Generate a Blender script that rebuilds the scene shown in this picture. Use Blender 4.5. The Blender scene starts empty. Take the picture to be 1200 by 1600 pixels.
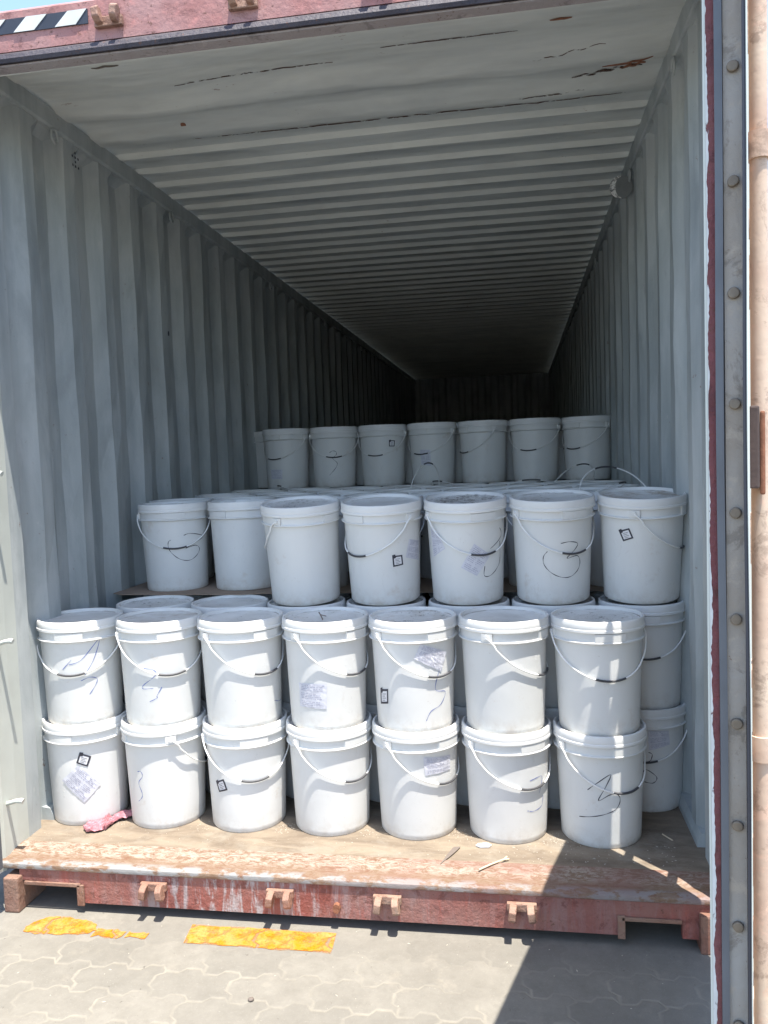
import bpy, bmesh, math, random
from mathutils import Vector, Matrix
random.seed(7)
R = math.radians
sc = bpy.context.scene
col = sc.collection

# ------------------------------------------------------------------ camera
cd = bpy.data.cameras.new('camera'); cam = bpy.data.objects.new('camera', cd); col.objects.link(cam)
sc.camera = cam
CX, CY, CZ, YAW, PITCH, ROLL, FPX = 1.76488, -2.41808, 1.30676, .165407, -.063478, -.034625, 1264.77
F = Vector((-math.sin(YAW)*math.cos(PITCH), math.cos(YAW)*math.cos(PITCH), math.sin(PITCH)))
R0 = Vector((math.cos(YAW), math.sin(YAW), 0)); U0 = R0.cross(F)
R2 = R0*math.cos(ROLL) + U0*math.sin(ROLL); U2 = -R0*math.sin(ROLL) + U0*math.cos(ROLL)
M = Matrix((R2, U2, -F)).transposed().to_4x4(); M.translation = Vector((CX, CY, CZ))
cam.matrix_world = M
cd.sensor_fit = 'VERTICAL'; cd.sensor_height = 36; cd.lens = 36*FPX/1600
cd.clip_start = .05; cd.clip_end = 3000

# ------------------------------------------------------------------ light
SUN_EL = 76.2
sx, sy = .661, -.750
w = bpy.data.worlds.new('World'); sc.world = w; w.use_nodes = True
nt = w.node_tree; bg = nt.nodes['Background']
sky = nt.nodes.new('ShaderNodeTexSky'); sky.sky_type = 'NISHITA'; sky.sun_disc = False
sky.sun_elevation = R(SUN_EL); sky.sun_rotation = math.atan2(sx, sy)
sky.dust_density = .8; sky.air_density = 1.0
nt.links.new(sky.outputs[0], bg.inputs[0]); bg.inputs[1].default_value = .15
sl = bpy.data.lights.new('sun', 'SUN'); sl.energy = 3.9; sl.angle = R(.25); sl.color = (1, .945, .86)
so = bpy.data.objects.new('sun', sl); col.objects.link(so)
ce = math.cos(R(SUN_EL))
so.rotation_euler = Vector((-sx*ce, -sy*ce, -math.sin(R(SUN_EL)))).to_track_quat('-Z', 'Y').to_euler()
so.location = (3, -3, 8)
sc.view_settings.view_transform = 'Standard'; sc.view_settings.look = 'None'
sc.view_settings.gamma = 1; sc.view_settings.use_curve_mapping = False
sc.view_settings.exposure = 1.5
try:
    sc.cycles.max_bounces = 14; sc.cycles.diffuse_bounces = 4; sc.cycles.transparent_max_bounces = 12
except Exception: pass

# ------------------------------------------------------------------ helpers
class Nodes:
    def __init__(s, name):
        s.m = bpy.data.materials.new(name); s.m.use_nodes = True
        s.t = s.m.node_tree; s.b = s.t.nodes['Principled BSDF']; s.out = s.t.nodes['Material Output']
    def n(s, typ, **kw):
        x = s.t.nodes.new('ShaderNode'+typ)
        for k, v in kw.items():
            if k in x.inputs: x.inputs[k].default_value = v
            else: setattr(x, k, v)
        return x
    def l(s, a, b): s.t.links.new(a, b)
    def coord(s, scale=(1, 1, 1), kind='Object', rnd=False):
        c = s.n('TexCoord'); mp = s.n('Mapping'); mp.inputs['Scale'].default_value = scale
        if kind == 'World':
            g = s.n('NewGeometry'); s.l(g.outputs['Position'], mp.inputs[0])
        else: s.l(c.outputs[kind], mp.inputs[0])
        if rnd:
            oi = s.n('ObjectInfo'); mu = s.n('Math', operation='MULTIPLY'); mu.inputs[1].default_value = 37.0
            cb = s.n('CombineXYZ'); s.l(oi.outputs['Random'], mu.inputs[0])
            s.l(mu.outputs[0], cb.inputs[0]); s.l(mu.outputs[0], cb.inputs[2]); s.l(cb.outputs[0], mp.inputs['Location'])
        return mp.outputs[0]
    def noise(s, vec, scale, detail=4, rough=.55, dist=0):
        x = s.n('TexNoise'); x.inputs['Scale'].default_value = scale; x.inputs['Detail'].default_value = detail
        x.inputs['Roughness'].default_value = rough; x.inputs['Distortion'].default_value = dist
        s.l(vec, x.inputs['Vector']); return x.outputs['Fac']
    def ramp(s, fac, lo, hi, a=0., b=1.):
        x = s.n('MapRange'); x.inputs[1].default_value = lo; x.inputs[2].default_value = hi
        x.inputs[3].default_value = a; x.inputs[4].default_value = b
        s.l(fac, x.inputs[0]); return x.outputs[0]
    def math(s, op, a, b=None):
        x = s.n('Math', operation=op)
        for i, v in enumerate((a, b)):
            if v is None: continue
            if isinstance(v, (int, float)): x.inputs[i].default_value = v
            else: s.l(v, x.inputs[i])
        return x.outputs[0]
    def mix(s, fac, a, b):
        x = s.n('Mix', data_type='RGBA')
        for i, v in ((0, fac), (6, a), (7, b)):
            if isinstance(v, (int, float)): x.inputs[i].default_value = v
            elif isinstance(v, tuple): x.inputs[i].default_value = (*v, 1) if len(v) == 3 else v
            else: s.l(v, x.inputs[i])
        return x.outputs[2]
    def bump(s, h, strength=.3, dist=.01):
        x = s.n('Bump'); x.inputs['Strength'].default_value = strength; x.inputs['Distance'].default_value = dist
        s.l(h, x.inputs['Height']); s.l(x.outputs[0], s.b.inputs['Normal'])
    def base(s, c):
        if isinstance(c, tuple): s.b.inputs['Base Color'].default_value = (*c, 1)
        else: s.l(c, s.b.inputs['Base Color'])
    def set(s, rough=.5, metal=0., spec=.5):
        if isinstance(rough, float): s.b.inputs['Roughness'].default_value = rough
        else: s.l(rough, s.b.inputs['Roughness'])
        s.b.inputs['Metallic'].default_value = metal; s.b.inputs['Specular IOR Level'].default_value = spec
        return s.m

def mat_plastic():
    s = Nodes('pail_plastic'); v = s.coord(rnd=True)
    big = s.noise(v, 5, 3); fine = s.noise(v, 60, 5, .7); sc_ = s.noise(s.coord((1, 1, .25), rnd=True), 30, 5, .7)
    c = s.mix(s.ramp(big, .35, .7), (.73, .73, .71), (.67, .672, .655))
    oi = s.n('ObjectInfo'); c = s.mix(s.ramp(oi.outputs['Random'], 0, 1, 0, .55), c, (.66, .67, .65))
    scf = s.ramp(s.noise(s.coord((1, 1, .5), rnd=True), 18, 7, .8, 1.2), .60, .66, 0, .22)
    c = s.mix(scf, c, (.48, .46, .43))
    blot = s.math('MULTIPLY', s.ramp(s.noise(v, 7, 5, .7), .62, .75, 0, .5), s.ramp(s.noise(v, 40, 3, .6), .4, .6))
    c = s.mix(blot, c, (.50, .40, .30))
    c = s.mix(s.ramp(fine, .66, .74, 0, .45), c, (.42, .38, .32))
    c = s.mix(s.ramp(sc_, .66, .74, 0, .22), c, (.5, .45, .38))
    tc = s.n('TexCoord'); sp = s.n('SeparateXYZ'); s.l(tc.outputs['Object'], sp.inputs[0])
    low = s.math('MULTIPLY', s.ramp(sp.outputs[2], .0, .07, 1, 0), s.ramp(s.noise(v, 22, 5, .7), .42, .72, 0, .55))
    c = s.mix(low, c, (.42, .34, .26))
    s.base(c)
    dv = s.n('TexVoronoi'); dv.inputs['Scale'].default_value = 55; s.l(v, dv.inputs['Vector'])
    dim = s.math('MULTIPLY', s.ramp(dv.outputs['Distance'], 0, .28, 1, 0), s.ramp(s.noise(v, 9, 2), .52, .62, 0, 1))
    s.bump(s.math('ADD', s.math('MULTIPLY', dim, .5), s.noise(v, 12, 2)), .25, .003)
    return s.set(.42, 0, .4)
def mat_lid():
    s = Nodes('lid_plastic'); v = s.coord(rnd=True)
    c = s.mix(s.ramp(s.noise(v, 6, 3), .35, .7), (.76, .76, .745), (.70, .705, .69))
    tc = s.n('TexCoord'); sp = s.n('SeparateXYZ'); s.l(tc.outputs['Object'], sp.inputs[0])
    r2 = s.math('SQRT', s.math('ADD', s.math('POWER', sp.outputs[0], 2), s.math('POWER', sp.outputs[1], 2)))
    inr = s.ramp(r2, .145, .14, 0, 1)
    oi = s.n('ObjectInfo'); sc3 = s.n('SeparateColor'); s.l(oi.outputs['Color'], sc3.inputs[0]); amt = s.ramp(sc3.outputs[0], 0, 1, .72, .50)
    dust = s.math('MULTIPLY', inr, s.ramp(s.noise(v, 9, 5, .65, .6), .42, .75, 0, .55))
    c = s.mix(dust, c, (.44, .42, .385))
    brn = s.math('MULTIPLY', s.math('MULTIPLY', inr, s.ramp(s.noise(v, 8, 5, .7, .5), .48, .62, 0, .8)), sc3.outputs[1])
    c = s.mix(brn, c, (.30, .21, .12))
    sp1 = s.n('MapRange'); s.l(s.noise(v, 45, 6, .8, .5), sp1.inputs[0]); s.l(amt, sp1.inputs[1])
    s.l(s.math('ADD', amt, .04), sp1.inputs[2])
    patch = s.ramp(s.noise(v, 9, 2), .40, .55, 0, 1)
    sp_ = s.math('MULTIPLY', s.math('MULTIPLY', inr, sp1.outputs[0]), patch)
    c = s.mix(s.math('MULTIPLY', sp_, .85), c, (.07, .05, .035))
    ringd = s.math('MULTIPLY', s.ramp(s.math('ABSOLUTE', s.math('SUBTRACT', r2, .1415)), .0, .003, 1, 0), s.ramp(s.noise(v, 14, 4), .45, .6, 0, .8))
    c = s.mix(ringd, c, (.16, .12, .09))
    side = s.math('MULTIPLY', s.ramp(s.noise(v, 70, 4, .7), .68, .75, 0, .4), 1.)
    c = s.mix(side, c, (.35, .28, .22))
    s.base(c); s.bump(s.noise(v, 14, 3), .2, .003)
    return s.set(.4, 0, .4)
def mat_simple(name, c, rough=.5, metal=0., var=.2, scale=20, bump=.0):
    s = Nodes(name); v = s.coord(rnd=True); n = s.noise(v, scale, 4, .6)
    d = tuple(x*(1-var) for x in c); e = tuple(min(1, x*(1+var)) for x in c)
    s.base(s.mix(n, d, e))
    if bump: s.bump(n, bump, .004)
    return s.set(rough, metal)
def mat_inside(name, seed):
    s = Nodes(name)
    v = s.coord((1, 1, 1), 'World'); vs = s.coord((1.0, 1.0, .10), 'World')
    a = s.ramp(s.noise(vs, 9, 5, .6, .2), .3, .72); b = s.ramp(s.noise(v, 2.2, 4, .6), .3, .7)
    c = s.mix(a, (.285, .322, .335), (.50, .53, .525))
    c = s.mix(s.math('MULTIPLY', b, .5), c, (.32, .345, .33))
    scuff = s.ramp(s.noise(s.coord((1, 1, .16), 'World'), 26, 7, .75, .5), .58, .68, 0, .55)
    c = s.mix(scuff, c, (.27, .29, .30))
    pale = s.ramp(s.noise(s.coord((1, .6, .35), 'World'), 26, 5, .7), .64, .7, 0, .35)
    c = s.mix(pale, c, (.52, .52, .49))
    mot = s.noise(s.coord((1, 1.3, .45), 'World'), 4.5, 5, .62, .4)
    c = s.mix(s.ramp(mot, .50, .62, 0, .5), c, (.48, .505, .505)); c = s.mix(s.ramp(mot, .46, .34, 0, .55), c, (.25, .275, .28))
    rust = s.math('MULTIPLY', s.ramp(s.noise(v, 30, 6, .75), .64, .69), s.ramp(s.noise(v, 3.1, 2), .45, .58))
    c = s.mix(s.math('MULTIPLY', rust, .8), c, (.17, .075, .04))
    s.base(c)
    h = s.math('ADD', s.noise(v, 3.5, 2), s.math('MULTIPLY', s.noise(v, 120, 3), .06))
    s.bump(h, .25, .03)
    return s.set(.48, 0, .45)
def mat_roof():
    s = Nodes('roof_inside_paint')
    v = s.coord((1, 1, 1), 'World'); vs = s.coord((.14, 1.0, 1), 'World')
    a = s.ramp(s.noise(vs, 9, 5, .6, .2), .3, .72)
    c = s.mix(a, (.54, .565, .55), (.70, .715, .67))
    rust = s.math('MULTIPLY', s.ramp(s.noise(s.coord((.3, 1, 1), 'World'), 34, 6, .75), .655, .69), s.ramp(s.noise(v, 2.4, 2), .48, .58))
    c = s.mix(s.math('MULTIPLY', rust, .8), c, (.19, .085, .05))
    grim = s.noise(s.coord((.35, 1, 1), 'World'), 6, 5, .65, .4)
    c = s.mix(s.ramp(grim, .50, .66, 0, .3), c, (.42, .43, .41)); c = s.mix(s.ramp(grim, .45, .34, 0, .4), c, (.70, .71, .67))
    s.base(c)
    s.bump(s.noise(s.coord((.5, 1.2, 1), 'World'), 2.6, 3), .6, .07)
    return s.set(.55, 0, .4)
def mat_red(name, base=(.245, .075, .06), pale=(.34, .23, .20), amt=.5, grey=(.42, .43, .44), drip=False, rt=.60, bp=.55):
    s = Nodes(name); v = s.coord((1, 1, 1), 'World')
    a = s.ramp(s.noise(v, 4, 4, .6), .35, .7)
    c = s.mix(s.math('MULTIPLY', a, amt), base, pale)
    st = s.noise(s.coord((1, 1, .12), 'World') if drip else v, 24, 6, .7, .3)
    c = s.mix(s.ramp(st, .56, .66, 0, .75), c, tuple(x*1.35 for x in base))
    if drip:
        loc = s.n('NewGeometry'); sp = s.n('SeparateXYZ'); s.l(loc.outputs['Position'], sp.inputs[0])
        dr = s.math('MULTIPLY', s.ramp(s.noise(s.coord((1, 1, .16), 'World'), 30, 5, .7, .5), .5, .6, 0, .75),
                    s.ramp(s.math('ABSOLUTE', s.math('SUBTRACT', sp.outputs[0], .82)), .12, .45, 1, .12))
        c = s.mix(dr, c, grey)
    rust = s.ramp(s.noise(v, 55, 6, .75), rt, rt+.06, 0, .8)
    c = s.mix(rust, c, (.12, .055, .035))
    pt = s.ramp(s.noise(v, 13, 6, .75, .5), .55, .62, 0, .55); c = s.mix(pt, c, tuple(x*.5 for x in base))
    s.base(c); s.bump(s.math('ADD', s.noise(v, 60, 5, .7), s.math('MULTIPLY', s.noise(v, 15, 3), .8)), bp, .008)
    return s.set(.6, 0, .35)
def mat_worn():
    s = Nodes('worn_sill_steel'); v = s.coord((.5, 1, 1), 'World')
    a = s.ramp(s.noise(v, 48, 7, .8, 1.2), .42, .56)
    loc = s.n('NewGeometry'); sp = s.n('SeparateXYZ'); s.l(loc.outputs['Position'], sp.inputs[0])
    a = s.math('MULTIPLY', a, s.ramp(s.math('ADD', sp.outputs[1], s.math('MULTIPLY', s.noise(v, 9, 3), .03)), .060, .085, .25, .9))
    c = s.mix(a, (.185, .118, .075), (.35, .30, .25))
    b = s.ramp(s.noise(s.coord((.3, 1.5, 1), 'World'), 62, 6, .78, 1.), .52, .60)
    c = s.mix(s.math('MULTIPLY', b, .8), c, (.16, .075, .045))
    loc = s.n('NewGeometry'); sp = s.n('SeparateXYZ'); s.l(loc.outputs['Position'], sp.inputs[0])
    e = s.math('MULTIPLY', s.ramp(sp.outputs[1], .035, .018, 0, 1), s.ramp(s.noise(v, 24, 5, .7), .46, .55, 0, .8))
    c = s.mix(e, c, (.27, .285, .29))
    c = s.mix(s.math('MULTIPLY', s.ramp(sp.outputs[0], .9, 1.7, 0, .5), s.ramp(s.noise(v, 12, 4), .4, .6)), c, (.22, .11, .09))
    s.base(c); s.bump(s.noise(v, 70, 5, .7), .5, .006)
    return s.set(.7, 0, .3)
def mat_ply():
    s = Nodes('plywood_floor'); v = s.coord((.4, 1, 1), 'World')
    c = s.mix(s.ramp(s.noise(v, 14, 6, .65, .6), .35, .68), (.15, .118, .088), (.28, .23, .17))
    g = s.ramp(s.noise(s.coord((.25, 3, 1), 'World'), 30, 5, .7), .4, .7, 0, .35)
    c = s.mix(g, c, (.22, .17, .13))
    d = s.ramp(s.noise(s.coord((1, 1, 1), 'World'), 5, 5, .7), .5, .66, 0, .7)
    c = s.mix(d, c, (.27, .24, .195))
    k = s.ramp(s.noise(s.coord((1, 1, 1), 'World'), 90, 4, .8), .64, .70, 0, .7)
    c = s.mix(k, c, (.42, .38, .32))
    s.base(c); s.bump(s.noise(v, 80, 5, .75), .5, .004)
    return s.set(.8, 0, .25)
def paver_fac(s):
    g = s.n('NewGeometry'); sp = s.n('SeparateXYZ'); s.l(g.outputs['Position'], sp.inputs[0])
    X, Y = sp.outputs[0], sp.outputs[1]
    wob = s.noise(s.coord((1, 1, 1), 'World'), 42, 4, .7)
    wb2 = s.noise(s.coord((1, 1, 1), 'World'), 5, 2)
    def tri(x, per, amp, ph):
        t = s.math('PINGPONG', s.math('ADD', s.math('MULTIPLY', x, 1/per), ph), .5)
        t = s.math('MULTIPLY', s.math('SUBTRACT', t, .25), amp*7)
        return s.math('MINIMUM', s.math('MAXIMUM', t, -amp*.5), amp*.5)
    w_ = s.math('ADD', s.math('MULTIPLY', wob, .010), s.math('MULTIPLY', wb2, .02))
    yy = s.math('ADD', s.math('ADD', Y, tri(X, .118, .022, .35)), w_)
    xx = s.math('ADD', s.math('ADD', X, tri(Y, .118, .022, .1)), w_)
    cb = s.n('CombineXYZ'); s.l(xx, cb.inputs[0]); s.l(yy, cb.inputs[1])
    br = s.n('TexBrick'); s.l(cb.outputs[0], br.inputs['Vector'])
    br.offset = .5; br.inputs['Scale'].default_value = 1
    br.inputs['Mortar Size'].default_value = .0085; br.inputs['Mortar Smooth'].default_value = .9
    br.inputs['Brick Width'].default_value = .236; br.inputs['Row Height'].default_value = .118
    br.inputs['Color1'].default_value = (0, 0, 0, 1); br.inputs['Color2'].default_value = (1, 1, 1, 1); br.inputs['Mortar'].default_value = (.5, .5, .5, 1)
    return br, Y
def mat_ground():
    s = Nodes('paver_ground'); br, Y = paver_fac(s); v = s.coord((1, 1, 1), 'World')
    blk = s.mix(s.ramp(s.noise(v, 16, 7, .75), .3, .7), (.185, .172, .148), (.245, .229, .198))
    blk = s.mix(s.math('MULTIPLY', br.outputs['Color'], .4), blk, (.145, .137, .12))
    blk = s.mix(s.ramp(s.noise(v, 190, 4, .8), .60, .7, 0, .6), blk, (.34, .32, .285))
    blk = s.mix(s.ramp(s.noise(v, 150, 3, .8), .36, .28, 0, .5), blk, (.15, .14, .125))
    fade = s.math('MULTIPLY', s.ramp(s.noise(v, 7, 5, .7), .40, .66, .10, .80), s.ramp(Y, -.06, -.22, .05, 1))
    c = s.mix(s.math('MULTIPLY', br.outputs['Fac'], fade), blk, s.mix(s.noise(v, 60, 3), (.265, .243, .20), (.32, .294, .245)))
    c = s.mix(s.ramp(s.noise(v, 2.1, 5, .65), .50, .75, 0, .45), c, (.155, .143, .123))
    c = s.mix(s.ramp(s.noise(v, 9, 5, .7), .60, .74, 0, .35), c, (.31, .28, .23))
    c = s.mix(s.ramp(s.noise(v, 48, 3, .7), .70, .74, 0, .7), c, (.09, .08, .07))
    s.base(c)
    h = s.math('ADD', s.math('MULTIPLY', s.math('MULTIPLY', br.outputs['Fac'], fade), -1.), s.math('MULTIPLY', s.noise(v, 170, 5, .85), .55))
    s.bump(h, .45, .004)
    return s.set(.93, 0, .15)
def mat_yellow():
    s = Nodes('yellow_road_paint'); br, Y = paver_fac(s); v = s.coord((1, 1, 1), 'World')
    c = s.mix(s.ramp(s.noise(v, 22, 6, .75), .38, .66), (.56, .19, .010), (.48, .27, .10))
    a = s.math('MULTIPLY', s.ramp(s.noise(v, 24, 8, .8, .2), .33, .52), s.ramp(br.outputs['Fac'], 0, .8, 1, .25))
    a = s.math('MULTIPLY', a, s.ramp(s.noise(v, 130, 4, .8), .34, .44, .3, 1))
    s.base(c); s.l(a, s.b.inputs['Alpha']); s.bump(s.noise(v, 170, 5, .85), .4, .003)
    return s.set(.95, 0, .1)
def mat_alpha(name, c, lo, hi, scale, stretch=(1, 1, 1), rough=.7, dist=.4):
    s = Nodes(name); v = s.coord(stretch, 'World')
    n = s.noise(v, scale, 6, .7, dist)
    s.base(s.mix(s.noise(v, scale*2, 4), tuple(x*.75 for x in c), tuple(min(1, x*1.15) for x in c)))
    s.l(s.ramp(n, lo, hi), s.b.inputs['Alpha'])
    return s.set(rough, 0, .3)
def mat_paper():
    s = Nodes('label_paper'); v = s.coord(rnd=True)
    s.base(s.mix(s.ramp(s.noise(v, 24, 5, .6), .4, .7), (.66, .665, .715), (.56, .565, .62)))
    s.bump(s.noise(v, 26, 3, .5), .5, .003)
    return s.set(.7, 0, .3)

PL = mat_plastic(); LID = mat_lid()
BAIL = mat_simple('bail_wire', (.80, .80, .78), .4, 0, .08)
GRIPM = mat_simple('grip_rubber', (.06, .06, .065), .5, 0, .3)
INKK = mat_simple('black_marker', (.035, .035, .05), .5, 0, .3)
INKB = mat_alpha('blue_marker', (.13, .18, .45), .30, .48, 140)
PAPER_M = mat_paper()
PRINTM = mat_simple('faded_print', (.36, .36, .45), .7, 0, .25, 60)
WHITE = mat_simple('tag_paper', (.72, .72, .74), .6, 0, .05)
INSIDE = mat_inside('inside_wall_paint', 1); ROOF = mat_roof()
RED = mat_red('red_oxide_paint', drip=True); REDP = mat_red('faded_red_paint', (.33, .145, .13), (.40, .25, .235), .8, bp=.3)
REDD = mat_red('door_red_paint', (.15, .045, .05), (.20, .09, .09), .4)
CAST = mat_red('corner_casting_rust', (.21, .10, .07), (.30, .21, .16), .9)
WORN = mat_worn(); PLY = mat_ply(); GROUND = mat_ground()
RUBBER = mat_simple('door_gasket_rubber', (.10, .11, .125), .5, 0, .35, 9)
RUBK = mat_simple('black_gasket_rubber', (.025, .028, .04), .5, 0, .3, 9)
ASPH = mat_simple('asphalt', (.055, .053, .05), .9, 0, .3, 30, .4)
STEEL = mat_red('retainer_steel', (.33, .285, .235), (.40, .385, .36), 1., rt=.64, bp=.3)
BOLT = mat_simple('rusty_bolt', (.20, .165, .125), .6, .3, .35, 60, .3)
RUST = mat_simple('rust', (.24, .10, .055), .85, .0, .5, 50, .6)
CHIP = mat_alpha('chipped_white_paint', (.60, .61, .60), .36, .40, 60, (1, 1, .35))
PALEJ = mat_simple('post_paint', (.52, .545, .50), .5, 0, .15, 6, .1)
SAND = mat_red('sun_bleached_red_paint', (.46, .32, .24), (.60, .49, .38), 1.)
RODM = mat_red('rod_paint', (.46, .32, .24), (.60, .49, .38), 1., rt=.68, bp=.12)
BRK = mat_simple('bracket_dark', (.07, .05, .045), .8, 0, .4, 30, .4)
CARD = mat_simple('cardboard', (.30, .225, .17), .85, 0, .18, 9, .2)
YEL = mat_yellow()
RAG = mat_simple('pink_rag_cloth', (.50, .22, .25), .95, 0, .55, 90, .8)
DARKP = mat_simple('dark_scrap', (.16, .13, .11), .8, 0, .3)
STRAW = mat_simple('straw', (.62, .52, .36), .8, 0, .2)
GRIME = mat_alpha('rust_scratch', (.10, .055, .04), .46, .54, 22, (1, 3, 1))
BLACKP = mat_simple('black_stripe', (.03, .035, .05), .5, 0, .3); WHITEP = mat_simple('white_stripe', (.62, .63, .60), .5, 0, .2, 14)
LUGM = mat_red('locking_lug_paint', (.27, .14, .10), (.36, .25, .19), .8)

def tag(o, label=None, cat=None, group=None, kind=None):
    if label: o['label'] = label
    if cat: o['category'] = cat
    if group: o['group'] = group
    if kind: o['kind'] = kind
    return o
def build(name, bm, mat, parent=None, smooth=False, recalc=True):
    if recalc: bmesh.ops.recalc_face_normals(bm, faces=bm.faces)
    me = bpy.data.meshes.new(name); bm.to_mesh(me); bm.free()
    if smooth:
        for p in me.polygons: p.use_smooth = True
        try: me.set_sharp_from_angle(angle=R(38))
        except Exception: pass
    for m in (mat if isinstance(mat, (list, tuple)) else [mat]): me.materials.append(m)
    o = bpy.data.objects.new(name, me); col.objects.link(o)
    if parent: o.parent = parent
    return o
def box(bm, x0, x1, y0, y1, z0, z1, bev=0.0, M=None):
    vs = [bm.verts.new((x, y, z)) for x in (x0, x1) for y in (y0, y1) for z in (z0, z1)]
    fs = [(0, 1, 3, 2), (4, 6, 7, 5), (0, 4, 5, 1), (2, 3, 7, 6), (0, 2, 6, 4), (1, 5, 7, 3)]
    fc = [bm.faces.new([vs[i] for i in f]) for f in fs]
    if bev:
        es = list({e for f in fc for e in f.edges})
        r = bmesh.ops.bevel(bm, geom=es, offset=bev, segments=2, affect='EDGES', profile=.6)
        vs = list({v for f in r['faces'] for v in f.verts})
    if M:
        allv = set(vs)
        for v in list(allv):
            for f in v.link_faces: allv.update(f.verts)
        for v in allv: v.co = M @ v.co
def prism(bm, poly, ax, a, b):
    """extrude 2D poly along axis ax from a to b; poly coords fill the other axes in order"""
    def P(p, t):
        c = list(p); c.insert(ax, t); return bm.verts.new(c)
    A = [P(p, a) for p in poly]; B = [P(p, b) for p in poly]; n = len(poly)
    for i in range(n): bm.faces.new([A[i], A[(i+1) % n], B[(i+1) % n], B[i]])
    bm.faces.new(A); bm.faces.new(B[::-1])
def tube(bm, pts, r, seg=8, cap=True):
    pts = [Vector(p) for p in pts]; rings = []; up = None
    for i, p in enumerate(pts):
        t = (pts[min(i+1, len(pts)-1)] - pts[max(i-1, 0)]).normalized()
        if up is None: up = t.orthogonal().normalized()
        up = (up - t*up.dot(t)).normalized(); s = t.cross(up)
        rr = r(i/(len(pts)-1)) if callable(r) else r
        rings.append([bm.verts.new(p + (up*math.cos(2*math.pi*k/seg) + s*math.sin(2*math.pi*k/seg))*rr) for k in range(seg)])
    for a, b in zip(rings, rings[1:]):
        for k in range(seg): bm.faces.new([a[k], a[(k+1) % seg], b[(k+1) % seg], b[k]])
    if cap: bm.faces.new(rings[0][::-1]); bm.faces.new(rings[-1])
def lathe(bm, prof, seg=72):
    rings = []
    for r, z in prof:
        if r < 1e-6: rings.append([bm.verts.new((0, 0, z))])
        else: rings.append([bm.verts.new((r*math.cos(2*math.pi*k/seg), r*math.sin(2*math.pi*k/seg), z)) for k in range(seg)])
    for a, b in zip(rings, rings[1:]):
        for k in range(seg):
            k2 = (k+1) % seg
            if len(a) == 1: bm.faces.new([a[0], b[k], b[k2]])
            elif len(b) == 1: bm.faces.new([a[k], a[k2], b[0]])
            else: bm.faces.new([a[k], a[k2], b[k2], b[k]])
def sheet(bm, pts, z0, th):
    A = [bm.verts.new((x, y, z0)) for x, y in pts]; B = [bm.verts.new((x, y, z0+th)) for x, y in pts]; n = len(pts)
    for i in range(n): bm.faces.new([A[i], A[(i+1) % n], B[(i+1) % n], B[i]])
    bm.faces.new(A[::-1]); bm.faces.new(B)
# ------------------------------------------------------------------ ground
GZ = -.175
bm = bmesh.new()
bmesh.ops.create_grid(bm, x_segments=1, y_segments=1, size=400)
for v in bm.verts: v.co.z = GZ
tag(build('ground', bm, GROUND), kind='structure')
def ragged(x0, x1, y0, y1, rag, skew=0):
    pts = []
    n = max(6, int((x1-x0)/.03))
    for i in range(n+1): pts.append((x0+(x1-x0)*i/n+random.uniform(-1, 1)*rag*.4, y0+random.uniform(-1, 1)*rag))
    for i in range(n+1): pts.append((x1+skew-(x1-x0)*i/n+random.uniform(-1, 1)*rag*.4, y1+random.uniform(-1, 1)*rag*.8))
    return pts
bm = bmesh.new()
blob = [(.150, -.118), (.20, -.128), (.27, -.124), (.33, -.118), (.37, -.108), (.385, -.085), (.372, -.058), (.33, -.040), (.285, -.036), (.262, -.028), (.22, -.026), (.185, -.035), (.160, -.060), (.145, -.092)]
big = []
for i in range(len(blob)):
    (xa, ya), (xb, yb) = blob[i], blob[(i+1) % len(blob)]
    for k in range(5): big.append((xa+(xb-xa)*k/5+random.uniform(-.003, .003), ya+(yb-ya)*k/5+random.uniform(-.003, .003)))
sheet(bm, big, GZ+.001, .0015)
sheet(bm, ragged(.388, .49, -.120, -.082, .008), GZ+.001, .0015); sheet(bm, ragged(.50, .57, -.115, -.088, .006), GZ+.001, .0015)
tag(build('road_marking', bm, YEL), 'worn yellow paint patch breaking into flecks at left on the pavers', 'road marking', 'yellow paint marks on the pavers')
bm = bmesh.new(); sheet(bm, ragged(.70, 1.175, -.125, -.025, .004, -.01), GZ+.001, .0015)
tag(build('road_marking', bm, YEL), 'long solid yellow paint bar on the pavers below the middle lug', 'road marking', 'yellow paint marks on the pavers')

# ------------------------------------------------------------------ container
CT = bpy.data.objects.new('shipping_container', None); col.objects.link(CT)
tag(CT, 'open red shipping container with grey corrugated inside loaded with white pails', 'container')
W, L, HT = 2.33, 12.10, 2.715
ZH = 2.57
# plywood floor
bm = bmesh.new(); box(bm, -.04, W+.04, .1325, L, -.03, 0); build('floor', bm, PLY, CT)
# worn sill plate: gently rounded nose
bm = bmesh.new()
prism(bm, [(.1305, .003), (.1305, -.05), (.0325, -.05), (.0325, -.034), (.006, -.034), (.002, -.031), (.001, -.022), (.003, -.0165), (.010, -.0125), (.030, -.009), (.052, -.0085), (.066, -.003), (.085, .001), (.12, .0035)], 0, -.01, W+.01)
build('sill_plate', bm, WORN, CT, smooth=True)
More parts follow.
